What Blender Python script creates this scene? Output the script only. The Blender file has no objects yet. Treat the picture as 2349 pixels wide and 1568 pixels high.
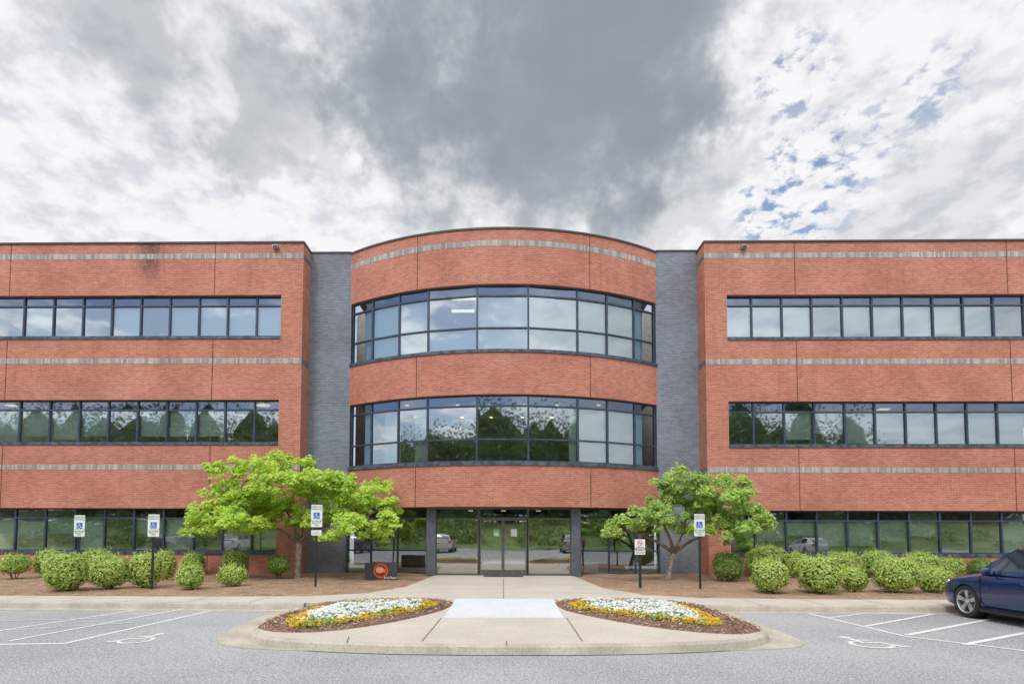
import bpy, math, random
from mathutils import Vector, Matrix, noise
R=math.radians
SC=bpy.context.scene
C=SC.collection
random.seed(7)
W,H,F=2349.,1568.,1305.
YAW,PITCH,ROLL=R(.9),R(2.7),R(.15)
PCX=1155-F*math.tan(YAW); PCY=1222-F*math.tan(PITCH)
CAM=Vector((0,0,1.85))
ROT=Matrix.Rotation(YAW,3,'Z')@Matrix.Rotation(math.pi/2+PITCH,3,'X')@Matrix.Rotation(ROLL,3,'Z')
def ray(px,py): return ROT@Vector(((px-PCX)/F,(PCY-py)/F,-1))
def P(px,py,Y):
    d=ray(px,py); return CAM+d*(Y/d.y)
def G(px,py,z=0.):
    d=ray(px,py); return CAM+d*((z-CAM.z)/d.z)
# ---------------------------------------------------------------- camera
cd=bpy.data.cameras.new('camera'); cam=bpy.data.objects.new('camera',cd); C.objects.link(cam)
cam.matrix_world=Matrix.Translation(CAM)@ROT.to_4x4()
cd.lens=F/W*36; cd.sensor_width=36; cd.shift_x=(W/2-PCX)/W; cd.shift_y=(PCY-H/2)/W; cd.clip_end=2000; cd.clip_start=.05
SC.camera=cam
SC.view_settings.view_transform='Standard'; SC.view_settings.look='None'; SC.view_settings.exposure=0
# ---------------------------------------------------------------- nodes
def nd(nt,typ,ins=None,**props):
    n=nt.nodes.new(typ)
    for k,v in props.items(): setattr(n,k,v)
    for k,v in (ins or {}).items():
        s=n.inputs[k]
        if isinstance(v,bpy.types.NodeSocket): nt.links.new(v,s)
        else: s.default_value=v
    return n
def c4(c): return c if isinstance(c,bpy.types.NodeSocket) else (tuple(c)+(1,) if len(c)==3 else c)
def mixc(nt,f,a,b,blend='MIX'):
    n=nd(nt,'ShaderNodeMix',{0:f,6:c4(a),7:c4(b)},data_type='RGBA',blend_type=blend); return n.outputs[2]
def ma(nt,op,a,b=0.,clamp=False): return nd(nt,'ShaderNodeMath',{0:a,1:b},operation=op,use_clamp=clamp).outputs[0]
def mr(nt,v,a,b,c=0.,d=1.,smooth=True):
    return nd(nt,'ShaderNodeMapRange',{'Value':v,'From Min':a,'From Max':b,'To Min':c,'To Max':d},interpolation_type='SMOOTHSTEP' if smooth else 'LINEAR').outputs[0]
def nz(nt,vec,scale,detail=4,rough=.55,out=0):
    return nd(nt,'ShaderNodeTexNoise',{'Vector':vec,'Scale':scale,'Detail':detail,'Roughness':rough}).outputs[out]
def newmat(name):
    m=bpy.data.materials.new(name); m.use_nodes=True; nt=m.node_tree; nt.nodes.clear()
    o=nd(nt,'ShaderNodeOutputMaterial'); return m,nt,o
def pos(nt): return nd(nt,'ShaderNodeNewGeometry').outputs['Position']
def simple(name,col,rough=.6,metal=0.,var=.12,scale=6.,bump=0.,bscale=60.,coat=0.,col2=None,spec=.4):
    m,nt,o=newmat(name); p=pos(nt)
    n=nz(nt,p,scale,2)
    c2=col2 or tuple(x*(1-var*2) for x in col)
    f=mr(nt,n,.3,.7)
    c=mixc(nt,f,col,c2)
    b=nd(nt,'ShaderNodeBsdfPrincipled',{'Base Color':c,'Roughness':rough,'Metallic':metal,'Coat Weight':coat,'Specular IOR Level':spec})
    if bump:
        bn=nd(nt,'ShaderNodeBump',{'Height':nz(nt,p,bscale,3),'Strength':bump,'Distance':.02}); nt.links.new(bn.outputs[0],b.inputs['Normal'])
    nt.links.new(b.outputs[0],o.inputs[0]); return m
def brickmat(name,c1,c2,mo,bw=.21,rh=.075,ms=.007,off=.5,stain=None,streak=.25,rough_var=.12):
    m,nt,o=newmat(name); uv=nd(nt,'ShaderNodeTexCoord').outputs['UV']
    bt=nd(nt,'ShaderNodeTexBrick',{'Vector':uv,'Color1':c4(c1),'Color2':c4(c2),'Mortar':c4(mo),'Scale':1.,'Mortar Size':ms,'Mortar Smooth':.2,'Bias':0.,'Brick Width':bw,'Row Height':rh},offset=off)
    c=bt.outputs[0]
    n1=nz(nt,uv,.55,4,.6); c=mixc(nt,1.,c,nd(nt,'ShaderNodeCombineColor',{0:mr(nt,n1,.25,.75,.88,1.12),1:mr(nt,n1,.25,.75,.85,1.18),2:mr(nt,n1,.25,.75,.84,1.2)}).outputs[0],'MULTIPLY')
    mp=nd(nt,'ShaderNodeMapping',{'Vector':uv,'Scale':(2.2,.22,1)}).outputs[0]
    n2=mr(nt,nz(nt,mp,1.6,5,.65),.5,.8,0,streak)
    c=mixc(nt,n2,c,(.13,.08,.065))
    mp3=nd(nt,'ShaderNodeMapping',{'Vector':uv,'Scale':(1.2,4.,1)}).outputs[0]
    n3=mr(nt,nz(nt,mp3,3.,3,.7),.3,.7,1-rough_var,1+rough_var); c=mixc(nt,1.,c,nd(nt,'ShaderNodeCombineColor',{0:n3,1:n3,2:n3}).outputs[0],'MULTIPLY')
    if stain:
        sp=nd(nt,'ShaderNodeSeparateXYZ',{0:uv}); dx=ma(nt,'ABSOLUTE',ma(nt,'SUBTRACT',sp.outputs[0],stain[0]))
        wx=ma(nt,'ADD',dx,ma(nt,'MULTIPLY',ma(nt,'SUBTRACT',nz(nt,mp,4.,5),.5),.9))
        k=ma(nt,'MULTIPLY',mr(nt,wx,.75,.1),mr(nt,sp.outputs[1],stain[1],stain[2]))
        k=ma(nt,'MULTIPLY',k,mr(nt,nz(nt,uv,9.,5,.8),.32,.60,.25,.75)); c=mixc(nt,k,c,(.05,.035,.03))
    bn=nd(nt,'ShaderNodeBump',{'Height':bt.outputs['Fac'],'Strength':.4,'Distance':-.006})
    b=nd(nt,'ShaderNodeBsdfPrincipled',{'Base Color':c,'Roughness':.85,'Normal':bn.outputs[0],'Specular IOR Level':.25})
    nt.links.new(b.outputs[0],o.inputs[0]); return m
def leafmat(name,ca,cb,cc,trans=.35,rl=.45):
    m,nt,o=newmat(name); g=nd(nt,'ShaderNodeNewGeometry')
    rnd=g.outputs['Random Per Island']; f=mr(nt,nz(nt,g.outputs['Position'],1.7,1),.35,.65)
    c=mixc(nt,f,ca,cb); c=mixc(nt,mr(nt,rnd,rl,1.),c,cc)
    d=nd(nt,'ShaderNodeBsdfPrincipled',{'Base Color':c,'Roughness':.55,'Specular IOR Level':.3})
    if trans>0:
        t=nd(nt,'ShaderNodeBsdfTranslucent',{'Color':c}); mx=nd(nt,'ShaderNodeMixShader',{0:trans,1:d.outputs[0],2:t.outputs[0]}); nt.links.new(mx.outputs[0],o.inputs[0])
    else: nt.links.new(d.outputs[0],o.inputs[0])
    return m
M={}
XST=P(345,600,23.1)
M['brick']=brickmat('red_brick',(.52,.195,.135),(.42,.143,.096),(.57,.36,.285),ms=.0055,stain=(XST.x,P(345,680,23.1).z,P(345,590,23.1).z))
M['greybrick']=brickmat('grey_brick',(.215,.235,.275),(.155,.17,.205),(.34,.35,.375),bw=.21,rh=.075,ms=.006,streak=.05,rough_var=.05)
M['belt']=brickmat('soldier_course',(.52,.48,.43),(.26,.26,.27),(.30,.26,.23),bw=.075,rh=5.,ms=.006,off=0,streak=.45)
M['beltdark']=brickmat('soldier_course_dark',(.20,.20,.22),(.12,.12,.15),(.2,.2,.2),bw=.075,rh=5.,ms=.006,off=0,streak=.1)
M['frame']=simple('slate_window_frame',(.065,.088,.13),.4,.3,.15,3.)
M['sill']=simple('slate_sill',(.12,.145,.19),.45,.3,.3,5.)
M['coping']=simple('bronze_coping',(.10,.085,.08),.5,.4)
M['joint']=simple('dark_joint',(.07,.035,.03),.9)
M['pavejoint']=simple('paving_joint',(.16,.13,.10),.9)
M['column']=simple('grey_metal_panel',(.16,.175,.205),.4,.4)
M['doorframe']=simple('grey_door_frame',(.17,.165,.155),.4,.5)
M['soffit']=simple('soffit',(.35,.33,.30),.8)
M['interior']=simple('interior_plaster',(.55,.52,.42),.9)
M['carpet']=simple('interior_carpet',(.22,.20,.17),.95)
def glass(name,tint,fac,col):
    m,nt,o=newmat(name); p=pos(nt)
    bn=nd(nt,'ShaderNodeBump',{'Height':nz(nt,p,.9,1),'Strength':.06,'Distance':.05})
    t=nd(nt,'ShaderNodeBsdfTransparent',{'Color':c4(tint)}); g=nd(nt,'ShaderNodeBsdfGlossy',{'Color':c4(col),'Roughness':.02,'Normal':bn.outputs[0]})
    lw=nd(nt,'ShaderNodeFresnel',{'IOR':1.5}); f=ma(nt,'ADD',lw.outputs[0],fac,True)
    mx=nd(nt,'ShaderNodeMixShader',{0:f,1:t.outputs[0],2:g.outputs[0]}); nt.links.new(mx.outputs[0],o.inputs[0]); return m
M['glass']=glass('tinted_glass',(.84,.92,.92),.30,(.88,.95,1.))
M['glassdark']=glass('dark_transom_glass',(.26,.31,.36),.17,(.65,.78,1.))
M['glassend']=glass('muted_mirror_glass',(.60,.72,.85),.05,(.6,.8,1.))  # weak bluish mirror colour mutes the brick reflection in the bay's end panes
M['glassdoor']=glass('entrance_glass',(.8,.82,.78),.44,(.97,.97,.95))
def blindmat():
    m,nt,o=newmat('blind_slats'); uv=nd(nt,'ShaderNodeTexCoord').outputs['UV']
    w=nd(nt,'ShaderNodeTexWave',{'Vector':uv,'Scale':7.,'Distortion':0.},wave_type='BANDS',bands_direction='Y')
    oi=nd(nt,'ShaderNodeObjectInfo').outputs['Random']
    c=mixc(nt,w.outputs[1],(.68,.73,.65),(.88,.92,.86)); c=mixc(nt,oi,c,(.58,.64,.62))
    b=nd(nt,'ShaderNodeBsdfPrincipled',{'Base Color':c,'Roughness':.8}); nt.links.new(b.outputs[0],o.inputs[0])
    return m
M['blind']=blindmat()
def emis(name,c,s):
    m,nt,o=newmat(name); e=nd(nt,'ShaderNodeEmission',{'Color':c4(c),'Strength':s}); nt.links.new(e.outputs[0],o.inputs[0]); return m
M['lamp']=emis('lit_ceiling_lamp',(1,.93,.75),1.0)
M['lampwarm']=emis('lit_warm_lamp',(1,.7,.3),2.2)
def ground_mat(name,ca,cb,cs,speck=220.,bump=.4,crack=False,blotch=.35,rough=.9,dk=.55):
    m,nt,o=newmat(name); p=pos(nt)
    c=mixc(nt,mr(nt,nz(nt,p,blotch,4,.6),.35,.65),ca,cb)
    c=mixc(nt,mr(nt,nz(nt,p,3.3,4,.7),.5,.8,0,.3),c,tuple(x*.7 for x in ca))
    s=nz(nt,p,speck,2,.7); c=mixc(nt,mr(nt,s,.5,.68),c,cs); s2=nz(nt,p,speck*.37,3,.8); c=mixc(nt,mr(nt,s2,.52,.70,0,.8),c,tuple(x*dk for x in ca))
    if crack:
        v=nd(nt,'ShaderNodeTexVoronoi',{'Vector':nd(nt,'ShaderNodeVectorMath',{0:p,1:nd(nt,'ShaderNodeVectorMath',{0:nz(nt,p,1.5,4,out=1),'Scale':.9},operation='SCALE').outputs[0]},operation='ADD').outputs[0],'Scale':.22},feature='DISTANCE_TO_EDGE')
        ck=ma(nt,'MULTIPLY',mr(nt,v.outputs[0],.003,.0,0,.4),mr(nt,nz(nt,p,.5,2),.45,.6))
        c=mixc(nt,ck,c,(.10,.10,.10))
    bn=nd(nt,'ShaderNodeBump',{'Height':s2,'Strength':bump,'Distance':.012})
    b=nd(nt,'ShaderNodeBsdfPrincipled',{'Base Color':c,'Roughness':rough,'Normal':bn.outputs[0],'Specular IOR Level':.2}); nt.links.new(b.outputs[0],o.inputs[0]); return m
M['asphalt']=ground_mat('worn_asphalt',(.26,.263,.272),(.345,.347,.352),(.60,.60,.60),34.,.6,True,.25,.9,.62)
M['concrete']=ground_mat('beige_concrete',(.54,.49,.42),(.47,.425,.36),(.60,.56,.5),70.,.2,False,.7)
M['kerb']=ground_mat('weathered_kerb',(.50,.455,.37),(.36,.32,.26),(.55,.51,.43),60.,.3,False,1.6)
M['ramp']=ground_mat('pale_ramp',(.62,.65,.68),(.57,.60,.63),(.66,.68,.7),60.,.15,False,.8)
M['straw']=ground_mat('pine_straw',(.34,.22,.145),(.24,.155,.10),(.52,.37,.26),28.,1.,False,1.2)
M['mulch']=ground_mat('bark_mulch',(.20,.115,.08),(.14,.08,.055),(.42,.30,.23),30.,1.,False,1.5)
M['lawn']=ground_mat('lawn_bank',(.12,.19,.06),(.19,.25,.09),(.26,.31,.13),2.,1.,False,.35)
def paintmat(nm,a,lo,hi):
    m,nt,o=newmat(nm); p=pos(nt)
    c=mixc(nt,mr(nt,nz(nt,p,22.,5,.8),lo,hi),a,(.40,.40,.40))
    b=nd(nt,'ShaderNodeBsdfPrincipled',{'Base Color':c,'Roughness':.8}); nt.links.new(b.outputs[0],o.inputs[0]); return m
M['paint']=paintmat('worn_road_paint',(.74,.73,.70),.46,.66)
M['maple']=leafmat('maple_leaves',(.55,.74,.10),(.38,.60,.075),(.74,.86,.18),.48)
M['maple2']=leafmat('maple_leaves_green',(.42,.61,.14),(.28,.47,.10),(.64,.76,.23),.45)
M['hedge']=leafmat('shrub_leaves',(.47,.60,.13),(.35,.50,.11),(.68,.78,.27),.3)
M['hedge2']=leafmat('shrub_leaves_dark',(.21,.31,.065),(.15,.24,.05),(.33,.45,.12),.2)
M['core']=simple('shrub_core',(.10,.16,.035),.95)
M['pine']=leafmat('far_leaves',(.15,.23,.09),(.20,.29,.11),(.32,.41,.17),0)
M['pinecore']=simple('far_core',(.11,.17,.07),.95,0,.3,1.)
M['bush']=leafmat('bank_bush_leaves',(.20,.33,.08),(.13,.24,.06),(.38,.48,.17),0)
M['bark']=simple('pale_bark',(.42,.33,.24),.85,0,.25,9.,.6,30.)
M['limb']=simple('limb_bark',(.26,.20,.14),.85,0,.25,9.)
M['stem']=simple('shrub_stem',(.16,.11,.07),.9)
M['white']=simple('sign_white',(.80,.80,.78),.5,0,.04)
M['blue']=simple('sign_blue',(.03,.14,.50),.5,0,.04)
M['green']=simple('sign_green',(.04,.30,.12),.5,0,.04)
M['black']=simple('black_print',(.02,.02,.02),.5)
M['post']=simple('dark_post',(.035,.05,.05),.5,.4)
M['back']=simple('sign_metal',(.4,.42,.44),.4,.7)
M['signback']=simple('sign_board_back',(.35,.36,.32),.8)
M['red']=simple('red_print',(.55,.02,.015),.5,0,.05)
M['darkred']=simple('dark_red_print',(.26,.012,.01),.5,0,.05)
M['orange']=simple('orange_print',(.82,.26,.03),.5,0,.05)
M['pinkish']=simple('pink_print',(.75,.40,.30),.5,0,.05)
M['board']=simple('charcoal_board',(.06,.06,.063),.5,0,.1)
M['fwhite']=leafmat('white_petals',(.78,.81,.83),(.66,.71,.73),(.9,.9,.9),.25)
M['fyellow']=leafmat('yellow_petals',(.92,.56,.02),(.85,.43,.012),(.95,.70,.05),.2)
M['fleaf']=leafmat('flower_leaves',(.22,.36,.08),(.14,.27,.055),(.34,.48,.13),.25)
M['navy']=simple('navy_car_paint',(.007,.026,.105),.2,0.,.05,3.,coat=1.)
M['silver']=simple('silver_car_paint',(.45,.46,.48),.25,.6,.05,3.,coat=1.)
M['whitecar']=simple('white_car_paint',(.75,.75,.75),.3,0.,.03,3.,coat=1.)
M['dkgrey']=simple('grey_car_paint',(.08,.085,.09),.3,.4,.03,3.,coat=1.)
M['carglass']=simple('car_glass',(.02,.03,.035),.05,0,.0,3.,coat=1.,spec=.9)
M['tyre']=simple('tyre_rubber',(.03,.03,.031),.85)
M['rim']=simple('alloy_rim',(.62,.63,.65),.35,.6)
M['lens']=simple('lamp_lens',(.62,.66,.7),.08,.35,.1,30.,coat=1.)
M['plastic']=simple('black_plastic',(.025,.025,.027),.55)
M['chrome']=simple('chrome',(.7,.7,.7),.12,1.,.02)
M['paper']=simple('notice_paper',(.75,.76,.72),.7,0,.05)
M['papergreen']=simple('green_notice',(.22,.55,.2),.7,0,.05)
M['mat']=simple('rubber_mat',(.03,.03,.033),.9,0,.2,30.)
# ---------------------------------------------------------------- mesh builder
class MB:
    def __init__(s): s.v=[]; s.f=[]; s.m=[]; s.uv={}
    def face(s,pts,mi=0,uv=None):
        b=len(s.v); s.v+= [Vector(p) for p in pts]; s.f.append(tuple(range(b,b+len(pts)))); s.m.append(mi)
        if uv: s.uv[len(s.f)-1]=uv
    def fr(s,o,ex,ey,ez,x0,x1,y0,y1,z0,z1,mi=0):
        p=[o+ex*x+ey*y+ez*z for z in (z0,z1) for y in (y0,y1) for x in (x0,x1)]
        b=len(s.v); s.v+=p
        for q in ((0,2,3,1),(4,5,7,6),(0,1,5,4),(2,6,7,3),(0,4,6,2),(1,3,7,5)): s.f.append(tuple(b+i for i in q)); s.m.append(mi)
    def box(s,x0,x1,y0,y1,z0,z1,mi=0): s.fr(Vector((0,0,0)),Vector((1,0,0)),Vector((0,1,0)),Vector((0,0,1)),x0,x1,y0,y1,z0,z1,mi)
    def tube(s,pts,rad,seg=8,mi=0,cap=True):
        pts=[Vector(p) for p in pts]; rings=[]
        for i,p in enumerate(pts):
            d=(pts[min(i+1,len(pts)-1)]-pts[max(i-1,0)]).normalized()
            a=d.cross(Vector((0,0,1)) if abs(d.z)<.9 else Vector((1,0,0))).normalized(); b=d.cross(a)
            k=len(s.v); s.v+=[p+(a*math.cos(t*2*math.pi/seg)+b*math.sin(t*2*math.pi/seg))*rad[i] for t in range(seg)]; rings.append(k)
        for i in range(len(rings)-1):
            for t in range(seg):
                u=(t+1)%seg; s.f.append((rings[i]+t,rings[i]+u,rings[i+1]+u,rings[i+1]+t)); s.m.append(mi)
        if cap:
            s.f.append(tuple(rings[0]+t for t in range(seg))[::-1]); s.m.append(mi); s.f.append(tuple(rings[-1]+t for t in range(seg))); s.m.append(mi)
    def prism(s,pts,z0,z1,mi=0):
        n=len(pts)
        A=sum(pts[i][0]*pts[(i+1)%n][1]-pts[(i+1)%n][0]*pts[i][1] for i in range(n))
        if A<0: pts=pts[::-1]
        b=len(s.v); s.v+=[Vector((p[0],p[1],z0)) for p in pts]
        s.v+=[Vector((p[0],p[1],z1)) for p in pts]
        s.f.append(tuple(range(b+n,b+2*n))); s.m.append(mi)
        for i in range(n):
            j=(i+1)%n; s.f.append((b+i,b+j,b+n+j,b+n+i)); s.m.append(mi)
    def build(s,name,mat,parent=None,origin=None,smooth=False):
        me=bpy.data.meshes.new(name); o0=Vector(origin) if origin is not None else Vector((0,0,0))
        me.from_pydata([tuple(v-o0) for v in s.v],[],s.f)
        for mm in (mat if isinstance(mat,(list,tuple)) else [mat]): me.materials.append(mm)
        me.polygons.foreach_set('material_index',s.m)
        if smooth: me.polygons.foreach_set('use_smooth',[True]*len(s.f))
        if len(s.f)<6000:
            ul=me.uv_layers.new(name='uv')
            for p in me.polygons:
                cu=s.uv.get(p.index)
                n=p.normal
                for k,li in enumerate(p.loop_indices):
                    v=s.v[me.loops[li].vertex_index]
                    if cu: ul.data[li].uv=cu[k]
                    elif abs(n.z)>.7: ul.data[li].uv=(v.x,v.y)
                    elif abs(n.x)>abs(n.y)*1.2: ul.data[li].uv=(v.y,v.z)
                    else: ul.data[li].uv=(v.x,v.z)
        me.update()
        ob=bpy.data.objects.new(name,me); C.objects.link(ob)
        if parent: ob.parent=parent
        elif origin is not None: ob.location=o0
        return ob
def tag(o,label=None,cat=None,group=None,kind=None):
    if label: o['label']=label
    if cat: o['category']=cat
    if group: o['group']=group
    if kind: o['kind']=kind
    return o
def empty(name,loc,label,cat,group=None,rz=0):
    e=bpy.data.objects.new(name,None); C.objects.link(e); e.location=loc; e.rotation_euler=(0,0,rz); e.empty_display_size=.2
    return tag(e,label,cat,group)
def copy_tree(o,parent=None):
    c=o.copy(); C.objects.link(c); c.parent=parent
    for ch in list(o.children): copy_tree(ch,c)
    return c
def st(name,mb,mat): return tag(mb.build(name,mat),kind='structure')
def lettering(s,size,mat,parent,x,z,y=-.004,align='CENTER',bold=0.):
    cu=bpy.data.curves.new('lettering','FONT'); cu.body=s; cu.size=size; cu.align_x=align; cu.align_y='CENTER'; cu.offset=bold; cu.space_line=.9
    t=bpy.data.objects.new('tmp',cu); C.objects.link(t); bpy.context.view_layer.update()
    me=bpy.data.meshes.new_from_object(t.evaluated_get(bpy.context.evaluated_depsgraph_get())); bpy.data.objects.remove(t)
    for v in me.vertices: v.co=Vector((v.co.x+x,y,v.co.y+z))
    me.materials.clear(); me.materials.append(mat); me.name='lettering'
    o=bpy.data.objects.new('lettering',me); C.objects.link(o); o.parent=parent; return o
# ---------------------------------------------------------------- world
SUNAZ=R(200); SUNEL=R(52)
sund=Vector((math.sin(SUNAZ)*math.cos(SUNEL),math.cos(SUNAZ)*math.cos(SUNEL),math.sin(SUNEL)))
wd=bpy.data.worlds.new('World'); SC.world=wd; wd.use_nodes=True; nt=wd.node_tree; nt.nodes.clear()
wo=nd(nt,'ShaderNodeOutputWorld')
sky=nd(nt,'ShaderNodeTexSky',sky_type='NISHITA',sun_disc=False,sun_elevation=SUNEL,sun_rotation=SUNAZ)
d=nd(nt,'ShaderNodeTexCoord').outputs['Generated']
sp=nd(nt,'ShaderNodeSeparateXYZ',{0:d})
zc=ma(nt,'ADD',ma(nt,'MAXIMUM',sp.outputs[2],.0),.16)
pp=nd(nt,'ShaderNodeCombineXYZ',{0:ma(nt,'DIVIDE',sp.outputs[0],zc),1:ma(nt,'DIVIDE',sp.outputs[1],zc),2:0.}).outputs[0]
def warp(sc,det,amt,rough=.5):
    wn=nd(nt,'ShaderNodeTexNoise',{'Vector':d,'Scale':sc,'Detail':det,'Roughness':rough}).outputs[1]
    wv=nd(nt,'ShaderNodeVectorMath',{0:wn,1:(.5,.5,.5)},operation='SUBTRACT').outputs[0]
    wv=nd(nt,'ShaderNodeVectorMath',{0:wv,'Scale':amt},operation='SCALE').outputs[0]
    return nd(nt,'ShaderNodeVectorMath',{0:d,1:wv},operation='ADD').outputs[0]
dw=warp(6.,5.,.075,.6)
def blob(px,py,r,soft=.45,vec=dw):
    c=ray(px,py).normalized(); e1=ray(px+r,py).normalized(); e2=ray(px,py-r).normalized()
    a=(c.angle(e1)+c.angle(e2))/2
    dt=nd(nt,'ShaderNodeVectorMath',{0:vec,1:tuple(c)},operation='DOT_PRODUCT').outputs['Value']
    return mr(nt,dt,math.cos(a*(1+soft)),math.cos(a*max(0,1-soft)))
def blobs(lst,soft=.45,vec=dw):
    acc=None
    for (x,y,r,w) in lst:
        b=ma(nt,'SUBTRACT',1.,ma(nt,'MULTIPLY',blob(x,y,r,soft,vec),w)); acc=b if acc is None else ma(nt,'MULTIPLY',acc,b)
    return ma(nt,'SUBTRACT',1.,acc)
dark=blobs([(1230,0,320,.88),(1230,180,280,.78),(1250,330,180,.55),(930,0,220,.68),(970,120,170,.5),(1490,10,190,.7),(1410,190,150,.5),(470,80,200,.42),(240,20,200,.32),(1480,480,120,.35),(1180,500,130,.25),(640,240,120,.3),(2190,500,150,.22)],.85)
n1=nz(nt,pp,2.4,6,.6); n2=nz(nt,pp,11.,5,.6); n3=nz(nt,pp,19.,4,.6)
mott=ma(nt,'ADD',ma(nt,'MULTIPLY',n1,.3),ma(nt,'MULTIPLY',n2,.7))
cl=mixc(nt,mr(nt,mott,.36,.56),(.68,.71,.76),(.93,.94,.955))
dk=mixc(nt,mr(nt,n1,.3,.7),(.275,.315,.37),(.34,.38,.43))
cc=mixc(nt,dark,cl,dk)
blue=blobs([(1850,420,120,1.),(1820,180,90,.8),(1790,490,90,1.),(2150,190,80,.6),(2040,280,100,.5),(420,330,50,.3)],.6,d)
bl=ma(nt,'MULTIPLY',blue,mr(nt,n3,.48,.64,0,.9)); bl=ma(nt,'MULTIPLY',bl,mr(nt,dark,.5,.15))
sunglow=mr(nt,nd(nt,'ShaderNodeVectorMath',{0:d,1:tuple(sund)},operation='DOT_PRODUCT').outputs['Value'],.2,1.,1.,2.4)
cs=nd(nt,'ShaderNodeVectorMath',{0:cc,'Scale':ma(nt,'MULTIPLY',sunglow,10.)},operation='SCALE').outputs[0]
back=ma(nt,'MULTIPLY',mr(nt,sp.outputs[1],-.1,-.4),mr(nt,n1,.40,.52))
back=ma(nt,'MULTIPLY',back,mr(nt,sp.outputs[0],.25,-.15,.25,.95))
bl=ma(nt,'MAXIMUM',bl,back)
skyb=nd(nt,'ShaderNodeVectorMath',{0:sky.outputs[0],'Scale':1.7},operation='SCALE').outputs[0]
fin=mixc(nt,bl,cs,skyb)
bg=nd(nt,'ShaderNodeBackground',{'Color':fin,'Strength':.1}); nt.links.new(bg.outputs[0],wo.inputs[0])
sl=bpy.data.lights.new('sun','SUN'); sl.energy=1.5; sl.angle=R(12); sl.color=(1,.95,.88)
so=bpy.data.objects.new('sun',sl); C.objects.link(so); so.rotation_euler=(-sund).to_track_quat('-Z','Y').to_euler(); so.location=(0,-10,30)
# ---------------------------------------------------------------- ground
Z1=.15
mb=MB(); mb.box(-450,450,-450,450,-.3,0); st('car_park',mb,M['asphalt'])
def gp(lst,z): return [tuple(G(x,y,z).xy) for x,y in lst]
def smoothpoly(pts,it=2):
    for _ in range(it):
        q=[]; n=len(pts)
        for i in range(n):
            a=pts[i]; b=pts[(i+1)%n]
            q.append((a[0]*.75+b[0]*.25,a[1]*.75+b[1]*.25)); q.append((a[0]*.25+b[0]*.75,a[1]*.25+b[1]*.75))
        pts=q
    return pts
YK=13.72
gl=G(990,1322,Z1); gr=G(1320,1322,Z1)
walk=[(-60,YK+.16),(60,YK+.16),(60,15.1),(8,15.1),(5.2,15.3),(3.9,16.1),(3.1,18.),(gr.x,22.6),(gr.x,23.05),(gl.x,23.05),(gl.x,22.6),(-3.1,18.),(-3.9,16.1),(-5.2,15.3),(-8,15.1),(-60,15.1)]
mb=MB(); mb.prism(walk,0.004,Z1); st('sidewalk',mb,M['concrete'])
mb=MB()
for (x0,x1) in ((-60,G(690,1385,Z1).x),(G(1612,1386,Z1).x,60)):
    pr=[(YK,0.002),(YK+.03,.12),(YK+.055,.148),(YK+.158,.152)]
    for i in range(3):
        a,b=pr[i],pr[i+1]; mb.face([(x0,a[0],a[1]),(x1,a[0],a[1]),(x1,b[0],b[1]),(x0,b[0],b[1])])
    mb.box(x0,x1,YK-.28,YK-.001,0,.006)
st('kerb',mb,M['kerb'])
isl=[(690,1386),(640,1402),(590,1428),(566,1446),(585,1459),(660,1468),(800,1475),(970,1479),(1160,1480),(1340,1480),(1520,1477),(1690,1470),(1752,1460),(1772,1448),(1735,1428),(1665,1402),(1612,1386)]
islw=gp(isl,Z1); islw=smoothpoly(islw,2)
islw=[(x,min(y,YK+.155)) for x,y in islw]
gut=[(672,1388),(600,1412),(530,1442),(494,1466),(510,1483),(620,1491),(800,1493),(1160,1494),(1520,1493),(1740,1491),(1835,1485),(1850,1474),(1800,1452),(1720,1422),(1650,1396),(1622,1388)]
gutw=smoothpoly(gp(gut,0.),2); gutw=[(x,min(y,YK+.155)) for x,y in gutw]
mb=MB(); mb.prism(gutw,-.02,.012); st('gutter',mb,M['kerb'])
def inset(pts,dd):
    n=len(pts); A=sum(pts[i][0]*pts[(i+1)%n][1]-pts[(i+1)%n][0]*pts[i][1] for i in range(n)); s=1 if A>0 else -1; out=[]
    for i in range(n):
        a=Vector(pts[i-1]);b=Vector(pts[i]);c=Vector(pts[(i+1)%n]); t=(c-a)
        if t.length<1e-6: out.append(tuple(b)); continue
        t.normalize(); nn=Vector((-t.y,t.x))*s; out.append(tuple(b+nn*dd))
    return out
mb=MB(); r0=islw; r1=inset(islw,.03); r2=inset(islw,.06); r3=inset(islw,.17); n=len(r0)
for (a,za),(b,zb) in (((r0,.01),(r1,.12)),((r1,.12),(r2,.147)),((r2,.147),(r3,.1485))):
    for i in range(n):
        j=(i+1)%n; mb.face([(a[i][0],a[i][1],za),(a[j][0],a[j][1],za),(b[j][0],b[j][1],zb),(b[i][0],b[i][1],zb)])
k=st('kerb',mb,M['kerb'])
mb=MB(); mb.prism(r3,.01,.1487); st('island_paving',mb,M['concrete'])
mb=MB(); mb.prism(gp([(1045,1373),(1268,1373),(1293,1416),(1018,1416)],Z1),.1,.157); st('ramp',mb,M['ramp'])
mb=MB()
def gline(mb,a,b,w,z,mi=0):
    a=Vector(a);b=Vector(b);t=(b-a).normalized();nn=Vector((-t.y,t.x))*w/2
    mb.face([(*(a-nn),z),(*(b-nn),z),(*(b+nn),z),(*(a+nn),z)],mi)
for a,b in (((1012,1417),(968,1470)),((1300,1417),(1336,1470)),((1155,1324),(1155,1372)),((1162,1470),(1162,1479)),((800,1460),(796,1474)),((1700,1395),(1690,1395))):
    gline(mb,G(*a,Z1).xy,G(*b,Z1).xy,.014,.1615)
for x in [i*1.55 for i in range(-22,23)]:
    if abs(x)>5: gline(mb,(x,YK+.165),(x,15.09),.014,.1535)
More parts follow.
